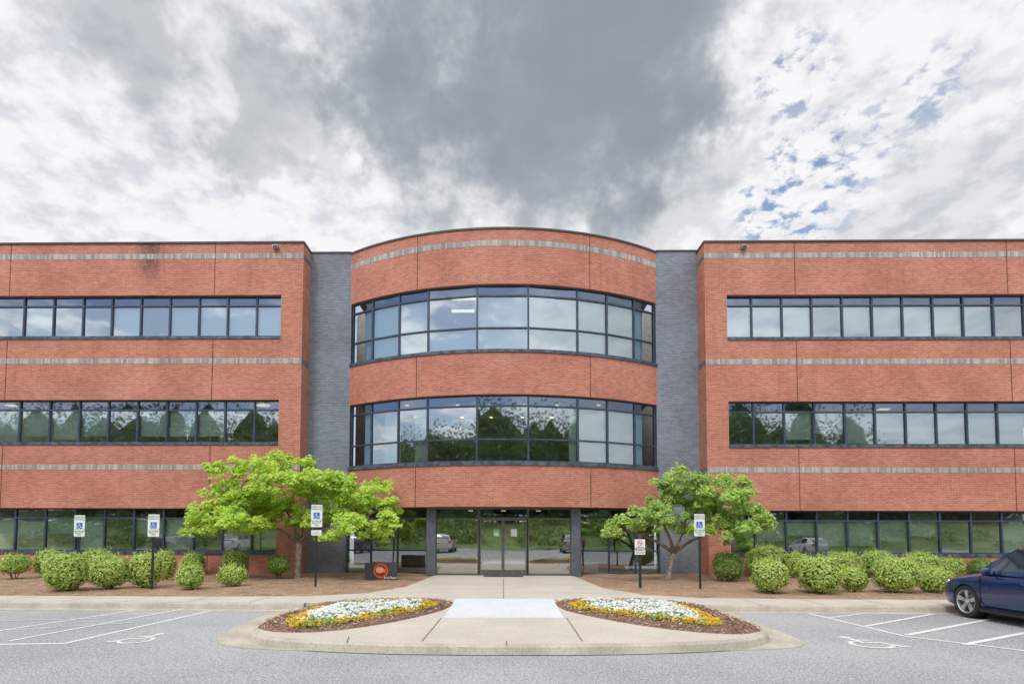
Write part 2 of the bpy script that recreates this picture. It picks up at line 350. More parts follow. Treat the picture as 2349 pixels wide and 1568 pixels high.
gline(mb,(-3.6,16.4),(3.6,16.4),.016,.154); gline(mb,(-2.95,19.),(2.95,19.),.016,.154)
st('paving_joints',mb,M['pavejoint'])
def bed(x0,x1,y0,y1,nx,ny):
    mb=MB(); pts=[[None]*(ny+1) for _ in range(nx+1)]
    for i in range(nx+1):
        for j in range(ny+1):
            x=x0+(x1-x0)*i/nx; y=y0+(y1-y0)*j/ny
            e=min(1,max(0,(y-15.)/1.5)); z=.10+.07*e+.035*noise.noise(Vector((x*1.3,y*1.3,0)))+.02*noise.noise(Vector((x*5,y*5,3)))
            xl=3.6 if y<17 else 3.1
            if y<15.6 : z=min(z,.135)
            if abs(x)<xl+.5: z=min(z,.12+.06*max(0,(abs(x)-xl)/.5))
            pts[i][j]=(x,y,z)
    for i in range(nx):
        for j in range(ny): mb.face([pts[i][j],pts[i+1][j],pts[i+1][j+1],pts[i][j+1]])
    return mb
st('mulch_bed',bed(-40,-2.6,14.9,24.,150,36),M['straw']); st('mulch_bed',bed(2.6,40,14.9,24.,150,36),M['straw'])
mb=MB()
for k in range(11000):
    s=random.choice((-1,1)); x=s*random.uniform(3.2,22); y=random.uniform(15.2,23); 
    if abs(x)<4.6 and y<16.8: continue
    a=random.uniform(0,math.pi); L=random.uniform(.05,.12); w=.006; z=.175+random.uniform(-.02,.035)
    if y<15.8: z=.15+random.uniform(0,.015)
    c,sn=math.cos(a),math.sin(a); dz=random.uniform(-.015,.03)
    mb.face([(x-c*L-sn*w,y-sn*L+c*w,z),(x+c*L-sn*w,y+sn*L+c*w,z+dz),(x+c*L+sn*w,y+sn*L-c*w,z+dz),(x-c*L+sn*w,y-sn*L-c*w,z)])
M['needles']=leafmat('straw_needles',(.46,.31,.20),(.28,.18,.11),(.64,.48,.34),0)
tag(mb.build('pine_straw',M['needles']),'loose brown pine straw needles scattered over the mulch beds','pine straw',kind='stuff')
mb=MB()
def pl(pts,w=.1):
    for i in range(len(pts)-1): gline(mb,G(*pts[i]).xy,G(*pts[i+1]).xy,w,.0045+.0006*(len(mb.f)%7))
pl([(525,1391),(148,1475)],.09); pl([(-60,1478),(150,1475)],.09)
pl([(-60,1409),(82,1396)],.08); pl([(-60,1455),(310,1399)],.08); pl([(20,1470),(420,1396)],.08)
pl([(-20,1424),(225,1418)],.05);pl([(90,1440),(300,1428)],.05); pl([(215,1412),(400,1405)],.05); pl([(-40,1447),(130,1439)],.05)
pl([(1820,1398),(2078,1459)],.09); pl([(2078,1459),(2400,1498)],.09)
pl([(2080,1456),(2285,1417)],.11); pl([(2212,1478),(2420,1438)],.11); pl([(1985,1436),(2140,1408)],.09); pl([(1900,1416),(2020,1402)],.07)
pl([(1850,1400),(2000,1412)],.05)
st('road_markings',mb,M['paint'])
def strokes():
    out=[]
    out.append([(.42+.085*math.cos(t*math.pi/6),.91+.085*math.sin(t*math.pi/6)) for t in range(12)])
    def rib(pts,w):
        L=[];Rr=[]
        for i in range(len(pts)):
            a=Vector(pts[max(i-1,0)]);b=Vector(pts[min(i+1,len(pts)-1)]);t=(b-a).normalized();nn=Vector((-t.y,t.x))*w/2;p=Vector(pts[i]);L.append(p+nn);Rr.append(p-nn)
        for i in range(len(pts)-1): out.append([tuple(L[i]),tuple(Rr[i]),tuple(Rr[i+1]),tuple(L[i+1])])
    rib([(.42,.80),(.44,.47),(.72,.47),(.86,.16),(.97,.20)],.09); rib([(.47,.66),(.70,.66)],.07)
    rib([(.46+.29*math.cos(R(a)),.30+.27*math.sin(R(a))) for a in range(110,345,18)],.07)
    return out
def ground_icon(cx,cy,w,h):
    c=G(cx,cy); mb=MB(); z=.0045
    for pg in strokes():
        z+=.0002; mb.face([(c.x+(.5-p[0])*w if cx<1155 else c.x+(p[0]-.5)*w,c.y+(p[1]-.5)*h,z) for p in pg])
    return st('wheelchair_marking',mb,M['paint'])
ground_icon(325,1463,.85,1.0); ground_icon(1985,1472,1.05,1.1)
# ---------------------------------------------------------------- building
YW=23.1; YG=24.0; D0=.35
B=empty('office_building',(0,24,Z1),'three storey red brick office building with a curved glazed centre bay and dark ribbon windows','building')
BO=Vector((0,24,Z1))
def part(name,mb,mat,parent=B,smooth=False): return mb.build(name,mat,parent,BO,smooth)
ex=Vector((1,0,0)); ez=Vector((0,0,1))
def window(A,Bp,z0,z1,trs,blind=None,fw=.035,frm='frame',gl=None,nm='window',topbar=.05):
    A=Vector((A[0],A[1],0)); Bp=Vector((Bp[0],Bp[1],0)); L=(Bp-A).length; e=(Bp-A)/L; nn=Vector((e.y,-e.x,0))
    mb=MB(); f=lambda a,b,c,d2,dep0=-.10,dep1=.0: mb.fr(A,e,nn,ez,a,b,dep0,dep1,c,d2)
    f(0,fw,z0,z1); f(L-fw,L,z0,z1); f(fw,L-fw,z0,z0+topbar); f(fw,L-fw,z1-topbar,z1)
    for t in trs: f(fw,L-fw,t-.03,t+.03,-.10,-.002)
    fo=part(nm,mb,M[frm])
    zs=[z0+topbar]+list(trs)+[z1-topbar]
    for i in range(len(zs)-1):
        a=zs[i]+(.03 if i else 0); b=zs[i+1]-(.03 if i<len(zs)-2 else 0)
        mb=MB(); j=[random.uniform(-.004,.004) for _ in range(3)]
        q=[A+e*fw+nn*(-.06+j[0])+ez*a,A+e*(L-fw)+nn*(-.06+j[1])+ez*a,A+e*(L-fw)+nn*(-.06+j[1]+j[2])+ez*b,A+e*fw+nn*(-.06+j[0]+j[2])+ez*b]
        mb.face(q)
        g=(gl[i] if gl else ('glassdark' if i==len(zs)-2 and len(zs)>2 else 'glass'))
        part('pane',mb,M[g],fo)
    if blind:
        zt,zb=blind; mb=MB(); mb.fr(A,e,nn,ez,fw+.01,L-fw-.01,-.21,-.20,zb,zt); part('blind',mb,M['blind'],fo)
    return fo
def wing(side):
    L=side<0; cx=697 if L else 1615
    xc=P(cx,557,YW).x; xi=P(645 if L else 1667,676,YW).x
    xo=-27. if L else 27.
    rx=600 if L else 1720
    Zf=lambda py:P(rx,py,YW).z
    rows=[(1165,1188,1264,1271),(916,938,1014,1020),(676,698,770,777)] if L else [(1170,1193,1268,1275),(920,943,1019,1026),(676,698,773,780)]
    belts=[(1065,1077),(821,833),(581,593)] if L else [(1071,1083),(823,835),(580,592)]
    ztop=Zf(558 if L else 556)
    mb=MB(); lo,hi=min(xi,xo),max(xi,xo); zprev=Z1-.3
    for r in rows:
        mb.box(lo,hi,YW,YW+D0,zprev,Zf(r[3])); zprev=Zf(r[0])
    mb.box(lo,hi,YW,YW+D0,zprev,ztop)
    a,b=min(xi,xc),max(xi,xc); mb.box(a,b,YW,YW+D0,Z1-.3,ztop)
    a,b=(xc-D0,xc) if L else (xc,xc+D0); mb.box(a,b,YW+D0,YG+6.,Z1-.3,ztop)
    part('brick_wall',mb,M['brick'])
    mb=MB(); a,b=min(xc,xo),max(xc,xo); mb.box(a-.04*(1 if not L else 0),b+.04*(1 if L else 0),YW-.05,YG+6.,ztop,ztop+.07); part('coping',mb,M['coping'])
    for i,(t,bm) in enumerate(belts):
        mb=MB(); zt,zb=Zf(t),Zf(bm)
        mb.box(min(xc,xo),max(xc,xo),YW-.006,YW-.001,zb,zt); 
        part('belt_course',mb,M['belt'])
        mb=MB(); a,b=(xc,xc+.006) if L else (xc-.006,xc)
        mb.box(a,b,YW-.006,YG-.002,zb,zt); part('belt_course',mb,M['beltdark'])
    jx=[P(493,620,YW).x,P(24,620,YW).x] if L else [P(1823,620,YW).x,P(2310,620,YW).x]
    for x in jx:
        seg=[]; zp=Z1
        for r in rows: seg.append((zp,Zf(r[3])-.05)); zp=Zf(r[0])+.0
        seg.append((zp,ztop))
        for z0,z1 in seg:
            mb=MB(); mb.box(x-.011,x+.011,YW-.009,YW-.0065,z0,z1); part('control_joint',mb,M['joint'])
    if L: xs=[645,586,519,453,386,319,252,186,118,50,-18,-86]
    else: xs=[1667,1727,1797,1866,1936,2005,2075,2145,2215,2285,2355,2425]
    X=[P(x,676,YW).x for x in xs]
    for fi,r in enumerate(rows):
        zt,ztr,zb,zs=map(Zf,r)
        for i in range(len(X)-1):
            a,b=(X[i+1],X[i]) if L else (X[i],X[i+1])
            if fi==2: bl=(zt,zb+random.choice([0,0,0,.0,.25])) if (random.random()<(.45 if (L and i>3) else .9)) else None
            elif fi==1:
                if L: bl=(ztr,zb+random.choice([0.3,.3,.25,.3,.15])) if 2<=i<=8 and i!=5 else ((ztr,zb) if i==9 else None)
                else: bl=(zt-.3,zb+random.choice([0,0,.25])) if (i>=4 or i==2) else ((ztr,zb+.5) if i==3 else None)
            else: bl=(ztr,zb+random.choice([.3,.5,.7,0])) if random.random()<.6 else None
            window((a,YW+.14),(b,YW+.14),zb,zt,[ztr],bl)
        mb=MB(); mb.box(min(xi,xo),max(xi,xo),YW-.04,YW+.13,zs,zb-.002); part('sill',mb,M['sill'])
        mb=MB(); mb.box(min(X[-1],xo),max(X[-1],xo),YW+.1,YW+.3,zb,zt); part('wall_infill',mb,M['frame'])
    lo,hi=(xo,xc-D0) if L else (xc+D0,xo); zp=Z1-.1
    for r in rows:
        zt,_,zb,_=map(Zf,r); mb=MB()
        mb.box(lo,hi,YW+D0+.002,YG+6.,zp,zb-.75 if r is not rows[0] else zp+.1); zp=zt+.12; part('floor_slab',mb,M['interior'])
    mb=MB(); mb.box(lo,hi,YW+D0+.002,YG+6,zp,zp+.5); part('floor_slab',mb,M['interior'])
    mb=MB(); mb.box(lo,hi,YG+6,YG+6.3,Z1,ztop-.01); part('back_wall',mb,M['interior'])
    lamps=[(20,1,.16),(150,1,.12),(600,1,.25),(605,1,.18)] if L else [(1835,1,.2),(2030,1,.22),(1850,1,.12),(1745,2,.3)]
    for (px,fi,hw) in lamps:
        r=rows[fi]; Y=YW+random.uniform(1.2,2.6); x=P(px,900,Y).x; zt=Zf(r[0])+.115
        mb=MB(); mb.box(x-hw,x+hw,Y,Y+.3,zt-.05,zt); part('ceiling_lamp',mb,M['lampwarm' if fi<2 else 'lamp'])
    fx=P(633 if L else 1706,567,YW-.1); mb=MB(); mb.box(fx.x-.11,fx.x+.11,YW-.2,YW-.03,fx.z-.06,fx.z+.07); mb.box(fx.x-.03,fx.x+.03,YW-.03,YW-.0065,fx.z-.03,fx.z+.03)
    fl=part('flood_light',mb,M['back']); mb=MB(); mb.box(fx.x-.09,fx.x+.09,YW-.205,YW-.2005,fx.z-.05,fx.z+.03); part('lamp_lens',mb,M['plastic'],fl)
    return xc,ztop,rows
xcl,ztl,_=wing(-1); xcr,ztr_,_=wing(1)
YC=22.0; XE=P(1505,700,YG).x*.5-P(805,700,YG).x*.5; SG=YG-YC; RB=(XE*XE+SG*SG)/(2*SG); CY=YC+RB; XM=(P(1505,700,YG).x+P(805,700,YG).x)/2; AM=math.asin(XE/RB)
Zc=lambda py:P(1155,py,YC).z
def arc(a,r=RB): return (XM+r*math.sin(a),CY-r*math.cos(a))
def arcwall(mb,z0,z1,r0=RB,r1=RB-.3,n=56):
    for i in range(n):
        a=-AM+2*AM*i/n; b=-AM+2*AM*(i+1)/n
        p,q=arc(a,r0),arc(b,r0); u,v=a*RB,b*RB
        mb.face([(*p,z0),(*q,z0),(*q,z1),(*p,z1)],0,[(u,z0),(v,z0),(v,z1),(u,z1)])
        s,t=arc(a,r1),arc(b,r1)
        mb.face([(*p,z1),(*q,z1),(*t,z1),(*s,z1)]); mb.face([(*p,z0),(*s,z0),(*t,z0),(*q,z0)]); mb.face([(*s,z0),(*s,z1),(*t,z1),(*t,z0)])
bt=Zc(522)
for a,b in ((650,522+3),(903,807),(1161,1066)): mb=MB(); arcwall(mb,Zc(a),Zc(b)); part('curved_brick_wall',mb,M['brick'])
mb=MB(); arcwall(mb,Zc(525),Zc(521),RB+.04); part('curved_coping',mb,M['coping'])
mb=MB(); arcwall(mb,Zc(563),Zc(550),RB+.006,RB+.001); part('belt_course',mb,M['belt'])
for a,b in ((807,800),(1066,1057)):
    mb=MB(); arcwall(mb,Zc(a),Zc(b)-.002,RB+.05,RB-.2); part('curved_sill',mb,M['sill'])
for px in (953,1356):
    aa=math.asin((P(px,1000,22.4).x-XM)/RB); e=Vector((math.cos(aa),math.sin(aa),0)); nn=Vector((math.sin(aa),-math.cos(aa),0)); o=Vector((*arc(aa),0))
    for a,b in ((650,525),(903,808),(1161,1068)): mb=MB(); mb.fr(o,e,nn,ez,-.011,.011,.0065,.009,Zc(a),Zc(b)); part('control_joint',mb,M['joint'])
angs=[R(a) for a in (-34.7,-28.2,-21.5,-15,-5,5,15,21.5,28.2,34.7)]; angs[0]=-AM+.003; angs[-1]=AM-.003
for fi,(zt,t1,t2,zb) in enumerate(((650,674,748,800),(903,928,1005,1057))):
    for i in range(9):
        z0=Zc(zb); z1=Zc(zt)
        if fi==0: bl=None if i in(0,3,8) else (Zc(t1)+.0,z0)
        else: bl=(Zc(t1),z0) if i in (6,7) else None
        if fi==0 and i==3: bl=(Zc(t2),z0)
        window(arc(angs[i],RB-.10),arc(angs[i+1],RB-.10),z0,z1,[Zc(t2),Zc(t1)],bl,gl=['glassend']*3 if i in (0,8) else None)
for fi,i,sa,sb in ((0,0,.45,1.),(0,8,.0,.6),(1,8,.0,.55),(1,0,.5,1.),(1,1,.4,1.),(1,2,.5,.95),(1,5,.85,1.)):
    A=Vector((*arc(angs[i],RB-.35),0));Bq=Vector((*arc(angs[i+1],RB-.35),0)); e=(Bq-A); L_=e.length; e/=L_; nn=Vector((e.y,-e.x,0)); mb=MB()
    z0,z1=(Zc(800),Zc(674)) if fi==0 else (Zc(1057),Zc(928)); mb.fr(A,e,nn,ez,L_*sa,L_*sb,0,.01,z0+.05,z1); part('blind',mb,M['blind'])
def plate(z0,z1,mat,nm,r=RB-.31):
    pts=[arc(-AM+2*AM*i/24,r) for i in range(25)]; pts=[(p[0]*.985 if i in(0,24) else p[0],p[1]) for i,p in enumerate(pts)]+[(6.3,30.),(-6.3,30.)]
    mb=MB(); mb.prism(pts,z0,z1); mb.face([(p[0],p[1],z0-.001) for p in pts][::-1]); part(nm,mb,mat)
plate(Zc(903)+.12,Zc(800)-.6,M['interior'],'floor_slab'); plate(Zc(650)+.12,Zc(650)+.4,M['interior'],'floor_slab')
plate(Zc(1161)+.02,Zc(1057)-.5,M['soffit'],'soffit'); plate(Z1-.1,Z1+.005,M['carpet'],'lobby_floor',RB-1.6)
mb=MB(); mb.box(-7.9,7.9,30,30.3,Z1,bt-.3); part('back_wall',mb,M['interior'])
for (px,py,Y) in ((1064,699,23.6),(1062,738,25.),(1245,699,23.6)):
    p=P(px,py,Y); mb=MB(); z=Zc(650)+.115; mb.box(p.x-.5,p.x+.5,Y-.12,Y+.12,z-.05,z); part('ceiling_lamp',mb,M['lamp'])
for x in (-4.2,-2.,-.6,.9,2.3,4.1):
    for Y in (24.4,27.):
        mb=MB(); z=Zc(903)+.115; mb.box(x-.07,x+.07,Y-.07,Y+.07,z-.04,z); part('ceiling_lamp',mb,M['lampwarm'])
zt=P(760,581,YG).z
for a,b,c_,d_ in ((xcl,XM-XE+.02,xcl,XM-XE),(XM+XE-.02,xcr,XM+XE,xcr)):
    mb=MB(); mb.box(a,b,YG,YG+.3,Z1-.3,zt); part('grey_brick_wall',mb,M['greybrick'])
    mb=MB(); mb.box(c_,d_,YG-.04,YG+.35,zt,zt+.06); part('coping',mb,M['coping'])
YS=23.86
for xs in ([795,851,912,979],[1331,1397,1458,1513]):
    X=[P(x,1240,YS).x for x in xs]; zz=lambda py:P(1155,py,YS).z
    for i in range(3): window((X[i],YS),(X[i+1],YS),Z1,Zc(1161),[zz(1262),zz(1186)],None,.035)
for x0,x1 in ((978,999),(1311,1332)):
    a,b=P(x0,1240,22.9).x,P(x1,1240,22.9).x; mb=MB(); mb.box(a,b,22.9,YS+.1,Z1-.1,Zc(1161)+.01); mb.box(a-.01,b+.01,22.89,22.9,Z1,Z1+.12); part('column',mb,M['column'])
YE=23.1; Ze=lambda py:P(1155,py,YE).z
xl,x1,x2,x3,xr=[P(x,1240,YE).x for x in (999,1098,1154,1211,1311)]
zh=Ze(1189); ztp=Zc(1161)
for a,b in ((xl,x1),(x3,xr)): window((a,YE),(b,YE),Z1,ztp,[zh],None,.045,'doorframe',['glassdoor','glassdark'],topbar=.07)
window((x1,YE),(x3,YE),zh,ztp,[],None,.045,'doorframe',['glassdark'],topbar=.06)
for k,(a,b) in enumerate(((x1+.04,x2-.004),(x2+.004,x3-.04))):
    mb=MB(); y0,y1=YE-.01,YE+.045
    mb.box(a,a+.055,y0,y1,Z1+.01,zh); mb.box(b-.055,b,y0,y1,Z1+.01,zh); mb.box(a+.055,b-.055,y0,y1,Z1+.01,Z1+.22); mb.box(a+.055,b-.055,y0,y1,zh-.08,zh)
    dr=part('door',mb,M['doorframe'])
    mb=MB(); mb.face([(a+.055,YE+.02,Z1+.22),(b-.055,YE+.02,Z1+.22),(b-.055,YE+.02,zh-.08),(a+.055,YE+.02,zh-.08)]); part('pane',mb,M['glassdoor'],dr)
    hx=b-.11 if k==0 else a+.11; mb=MB(); mb.tube([(hx,YE-.02,1.0),(hx,YE-.09,1.03),(hx,YE-.09,1.37),(hx,YE-.02,1.4)],[.014]*4,8); part('handle',mb,M['chrome'],dr)
    c=P(1139 if k==0 else 1179,1221,YE-.0); mb=MB(); mb.box(c.x-.12,c.x+.12,YE+.008,YE+.012,c.z-.15,c.z+.15)
    part('notice',mb,M['papergreen' if k==0 else 'paper'],dr)
    if k==0: mb=MB(); mb.box(c.x-.10,c.x+.10,YE+.003,YE+.0065,c.z-.13,c.z+.02); part('notice',mb,M['paper'],dr)
mb=MB(); c=P(1216,1221,YE); mb.box(x3+.08,x3+.14,YE+.045,YE+.05,c.z-.05,c.z+.03); part('sticker',mb,M['red'])
for x in (-1.5,0.,1.6):
    mb=MB(); mb.box(x-.1,x+.1,26,26.2,Zc(1161)-.03,Zc(1161)+.01); part('ceiling_lamp',mb,M['lampwarm'])  # small lobby lamps added to lighten the dark entrance
m0=G(1155,1323.5,Z1); mb=MB(); mb.box(m0.x-.78,m0.x+.78,22.35,22.7,Z1+.001,Z1+.02); o=mb.build('door_mat',M['mat'],None,(m0.x,22.55,Z1)); tag(o,'black rubber mat lying in front of the glass entrance doors','door mat')
p=P(1357,1310,24.3); o=empty('leaning_panel',(p.x,24.3,Z1),'white panel leaning inside the glass right of the entrance','panel'); mb=MB(); mb.fr(Vector((0,0,.02)),Vector((1,0,0)),Vector((0,1,.2)).normalized(),Vector((0,.2,1)).normalized(),-.3,.3,0,.03,0,.45); mb.build('sheet',M['paper'],o)
# ---------------------------------------------------------------- signs
def sign_post(bx,by,tx0,tx1,ty0,ty1,label,van=False):
    g=G(bx,by,Z1); Y=g.y; a=P(tx0,ty0,Y); b=P(tx1,ty1,Y); w=b.x-a.x; h=a.z-b.z; cx=(a.x+b.x)/2
    loc=Vector((cx,Y,Z1)); e=empty('parking_sign',loc,label,'sign','reserved parking signs')
    mb=MB(); mb.box(-.025,.025,.004,.03,0,a.z-Z1+.05); mb.box(-.035,-.025,.0,.01,0,a.z-Z1+.05); mb.box(.025,.035,.0,.01,0,a.z-Z1+.05)
    mb.build('post',M['post'],e)
    z0=b.z-Z1; z1=a.z-Z1
    zm=z0+h*.33
    def plate(x0,x1,c,d):
        m=MB(); pts=[]; r=.025
        for (cx_,cz_,s) in ((x1-r,d-r,0),(x0+r,d-r,90),(x0+r,c+r,180),(x1-r,c+r,270)):
            for k in range(4): t=R(s+k*30); pts.append((cx_+r*math.cos(t),cz_+r*math.sin(t)))
        m.face([(p[0],-.004,p[1]) for p in pts][::-1]); m.face([(p[0],-.001,p[1]) for p in pts])
        n=len(pts)
        for i in range(n): j=(i+1)%n; m.face([(pts[i][0],-.004,pts[i][1]),(pts[j][0],-.004,pts[j][1]),(pts[j][0],-.001,pts[j][1]),(pts[i][0],-.001,pts[i][1])])
        return m.build('sign_plate',M['white'],e)
    p1=plate(-w/2,w/2,zm+.004,z1); p2=plate(-w/2,w/2,z0,zm-.004)
    lettering('RESERVED\nPARKING',h*.115,M['green'],p1,0,z1-h*.15,-.006,bold=.001)
    m=MB(); s=h*.28; c=zm+h*.18
    m.box(-s/2,s/2,-.0062,-.0045,c-s/2,c+s/2); m.build('symbol_panel',M['blue'],p1)
    m=MB(); y=-.0066
    for pg in strokes(): y-=.0002; m.face([((q[0]-.52)*s*.85,y,c+(q[1]-.5)*s*.85) for q in pg])
    m.build('wheelchair_symbol',M['white'],p1)
    lettering('MAXIMUM\nPENALTY\n$250',h*.095,M['green'],p2,0,z0+h*.165,-.006,bold=.001)
    if van:
        a2=P(714,1215,Y).z-Z1; b2=P(714,1227,Y).z-Z1; p3=plate(-w*.46,w*.46,b2,a2); lettering('VAN\nACCESSIBLE',.05,M['green'],p3,0,(a2+b2)/2,-.006)
    return e
sign_post(178,1350,171,194,1181,1230,'leftmost reserved parking sign on a thin post beside the shrubs')
sign_post(348,1352,340,365,1179,1230,'reserved parking sign on a thin post second from the left')
sign_post(721,1347,714,739,1157,1208,'reserved parking sign with small extra plate in front of the larger maple',True)
sign_post(1607,1352,1592,1617,1178,1229,'reserved parking sign in front of the smaller maple right of the walkway')
g=G(1472,1350,Z1); Y=g.y; a=P(1456,1236,Y); b=P(1480,1271,Y); w=b.x-a.x; h=a.z-b.z; cx=(a.x+b.x)/2
e=empty('smoking_sign',(cx,Y,Z1),'small white no smoking sign on a dark post right of the walkway','sign')
mb=MB(); mb.box(-.04,.04,.003,.04,0,b.z-Z1+.3); mb.build('post',M['post'],e)
mb=MB(); mb.box(-w/2,w/2,-.006,.002,b.z-Z1,a.z-Z1); p1=mb.build('sign_plate',M['white'],e)
mb=MB(); zc_=a.z-Z1-h*.24; rr=h*.17
for i in range(24):
    t0,t1=i*math.pi/12,(i+1)*math.pi/12; mb.face([(rr*math.cos(t0),-.009,zc_+rr*math.sin(t0)),(rr*math.cos(t1),-.009,zc_+rr*math.sin(t1)),(rr*.78*math.cos(t1),-.009,zc_+rr*.78*math.sin(t1)),(rr*.78*math.cos(t0),-.009,zc_+rr*.78*math.sin(t0))])
mb.face([(-rr*.62,-.0094,zc_+rr*.5),(-rr*.5,-.0094,zc_+rr*.62),(rr*.62,-.0094,zc_-rr*.5),(rr*.5,-.0094,zc_-rr*.62)]); mb.build('prohibition_ring',M['red'],p1)
mb=MB(); mb.box(-rr*.6,rr*.45,-.0085,-.007,zc_-rr*.1,zc_+rr*.1); mb.build('cigarette_symbol',M['black'],p1)
lettering('THIS IS A\nSMOKE-FREE\nPROPERTY',h*.125,M['black'],p1,0,a.z-Z1-h*.62,-.0085,bold=.001); lettering('THANK YOU FOR\nNOT SMOKING',h*.075,M['black'],p1,0,a.z-Z1-h*.88,-.0085)
g=G(874,1331,Z1); Y=g.y; a=P(837,1290,Y); b=P(911,1329,Y); cx=(a.x+b.x)/2; w=b.x-a.x; z0=b.z-Z1; z1=a.z-Z1
e=empty('company_sign',(cx,Y,Z1),'low charcoal sign board with round red logo reading 3rd Floor in the mulch','sign')
mb=MB(); mb.box(-w/2,w/2,-.02,.015,z0,z1); p1=mb.build('panel',M['board'],e)
mb=MB(); mb.box(-w/2,w/2,.0151,.02,z0,z1); mb.build('back_panel',M['signback'],e)
for s in (-.4,.4): mb=MB(); mb.box(s-.03,s+.03,.021,.06,0,z1-.05); mb.build('post',M['signback'],e)
def disc(r,y,cx,cz,n=28,wob=0.,k=0,sx=1.):
    m=MB(); m.face([(cx+sx*r*(1+wob*math.cos(k*t*2*math.pi/n))*math.cos(t*2*math.pi/n),y,cz+r*(1+wob*math.cos(k*t*2*math.pi/n))*math.sin(t*2*math.pi/n)) for t in range(n)][::-1]); return m
cz=(z0+z1)/2+.02
disc(.25,-.022,0,cz,120,.06,24).build('logo_ring',M['orange'],p1); disc(.228,-.024,0,cz).build('logo_disc',M['red'],p1); disc(.17,-.026,.0,cz-.01).build('logo_core',M['darkred'],p1)
disc(.11,-.028,-.04,cz+.03,sx=1.3).build('logo_blob',M['pinkish'],p1); lettering('e',.24,M['orange'],p1,.12,cz+.02,-.03,bold=.006)  # pale pink printed blob and letter of the logo
lettering('3rd Floor',.12,M['white'],p1,.34,z0+.075,-.032,bold=.001)
# ---------------------------------------------------------------- plants
def leaf(mb,c,s,nrm,mi=0,el=1.6):
    t=nrm.cross(Vector((random.uniform(-1,1),random.uniform(-1,1),random.uniform(-1,1))))
    if t.length<1e-3: t=Vector((1,0,0))
    t.normalize(); b=nrm.cross(t)
    mb.face([c-t*s*el*.5,c+b*s*.4+nrm*s*.08,c+t*s*el*.5,c-b*s*.4+nrm*s*.08],mi)
def rv():
    while True:
        v=Vector((random.uniform(-1,1),random.uniform(-1,1),random.uniform(-1,1)))
        if .05<v.length<1: return v
def maple(base,fork_h,pads,mat,label,nleaf,ls,lean,vz=.55,cr_=(.17,.34),ccl=260,tr0=.14):
    Yb=base.y; e=empty('maple_tree',base,label,'tree')
    tr=MB(); fork=Vector((lean,0,fork_h)); tr.tube([(0,0,-.1),(.0,0,.08),(lean*.2,.02,fork_h*.35),(lean*.7,.02,fork_h*.7),fork],[tr0*1.5,tr0,tr0*.85,tr0*.8,tr0*.75],10)
    mains=[]
    for k,(dx,dz) in enumerate(((-1.5,.75),(-.55,1.3),(.65,1.35),(1.5,.8))):
        a=fork; b=fork+Vector((dx*.4,random.uniform(-.3,.3),dz*.55)); c=fork+Vector((dx,random.uniform(-.7,.6),dz))
        tr.tube([a,a.lerp(b,.5)+rv()*.05,b,b.lerp(c,.5)+rv()*.08,c],[.075,.06,.05,.04,.028],7,1); mains+=[b,b.lerp(c,.5),c]
    cr=MB(); tot=sum(p[2]*p[3] for p in pads)
    for k,(px,py,w,h) in enumerate(pads):
        dy=random.uniform(-1.6,1.2); Y=min(Yb+dy,22.3); c=P(px,py,Y)-base; mpp=Y/F; hw=w*mpp/2; hh=h*mpp/2; hd=hw*.9
        p0=min(mains,key=lambda m:(m-c).length+(0 if m.z<c.z+.3 else 1))
        mid=p0.lerp(c,.5)+Vector((random.uniform(-.12,.12),random.uniform(-.12,.12),random.uniform(-.1,.12)))
        tr.tube([p0,p0.lerp(mid,.5)+rv()*.06,mid,c+Vector((0,0,-hh*.3))],[.026,.02,.014,.007],6,1); mains.append(mid)
        for t in range(6):
            a=random.uniform(0,6.28); q=c+Vector((math.cos(a)*hw*.8,math.sin(a)*hd*.8,random.uniform(-.3,.3)*hh)); m2=c.lerp(q,.5)+Vector((0,0,.06)); tr.tube([c+Vector((0,0,-hh*.3)),m2,q],[.008,.005,.003],4,1)
        n=int(nleaf*w*h/tot); ncl=max(7,int(w*h/ccl))
        cls=[]
        for _ in range(ncl):
            a=random.uniform(0,6.28); rr=math.sqrt(random.random()); cls.append((c+Vector((math.cos(a)*rr*hw,math.sin(a)*rr*hd,(1-rr*rr)*hh*.5+random.uniform(-.9,.5)*hh)),random.uniform(*cr_)))
        for _ in range(n):
            cc,rd=random.choice(cls); v=rv(); q=cc+Vector((v.x*rd,v.y*rd,v.z*rd*vz-(v.x*v.x+v.y*v.y)*.1))
            if q.y+Yb>22.95: continue
            nn=(Vector((v.x*.5,v.y*.5-.45,.8))+rv()*.6).normalized(); leaf(cr,q,ls*random.uniform(.7,1.3),nn,0,1.7)
    tr.build('trunk',[M['bark'],M['limb']],e,None,True); cr.build('crown',mat,e)
    return e
Lp=[(500,1072,80,26),(585,1066,100,44),(650,1062,90,44),(560,1098,130,46),(690,1092,110,46),(765,1090,90,46),(640,1110,150,50),(525,1132,110,46),(800,1115,110,52),(868,1118,76,44),(720,1132,150,56),(590,1150,160,50),(500,1165,120,46),(870,1155,90,50),(800,1160,130,54),(670,1165,150,50),(460,1196,90,40),(540,1192,130,46),(630,1192,130,40),(740,1185,130,46),(830,1196,120,46),(890,1190,56,40),(770,1222,90,34),(855,1226,76,32),(438,1212,50,22),(560,1212,90,26),(700,1100,80,40),(905,1168,30,25),(610,1130,120,40),(760,1142,110,46),(840,1135,100,46),(700,1060,50,24),(470,1218,50,18),(570,1172,120,40),(640,1046,40,20)]
gb=G(681,1326,Z1)
maple(gb,1.35,Lp,M['maple'],'wide spreading bright yellow green maple left of the entrance walkway',39000,.086,.06,.52,(.15,.32),270)
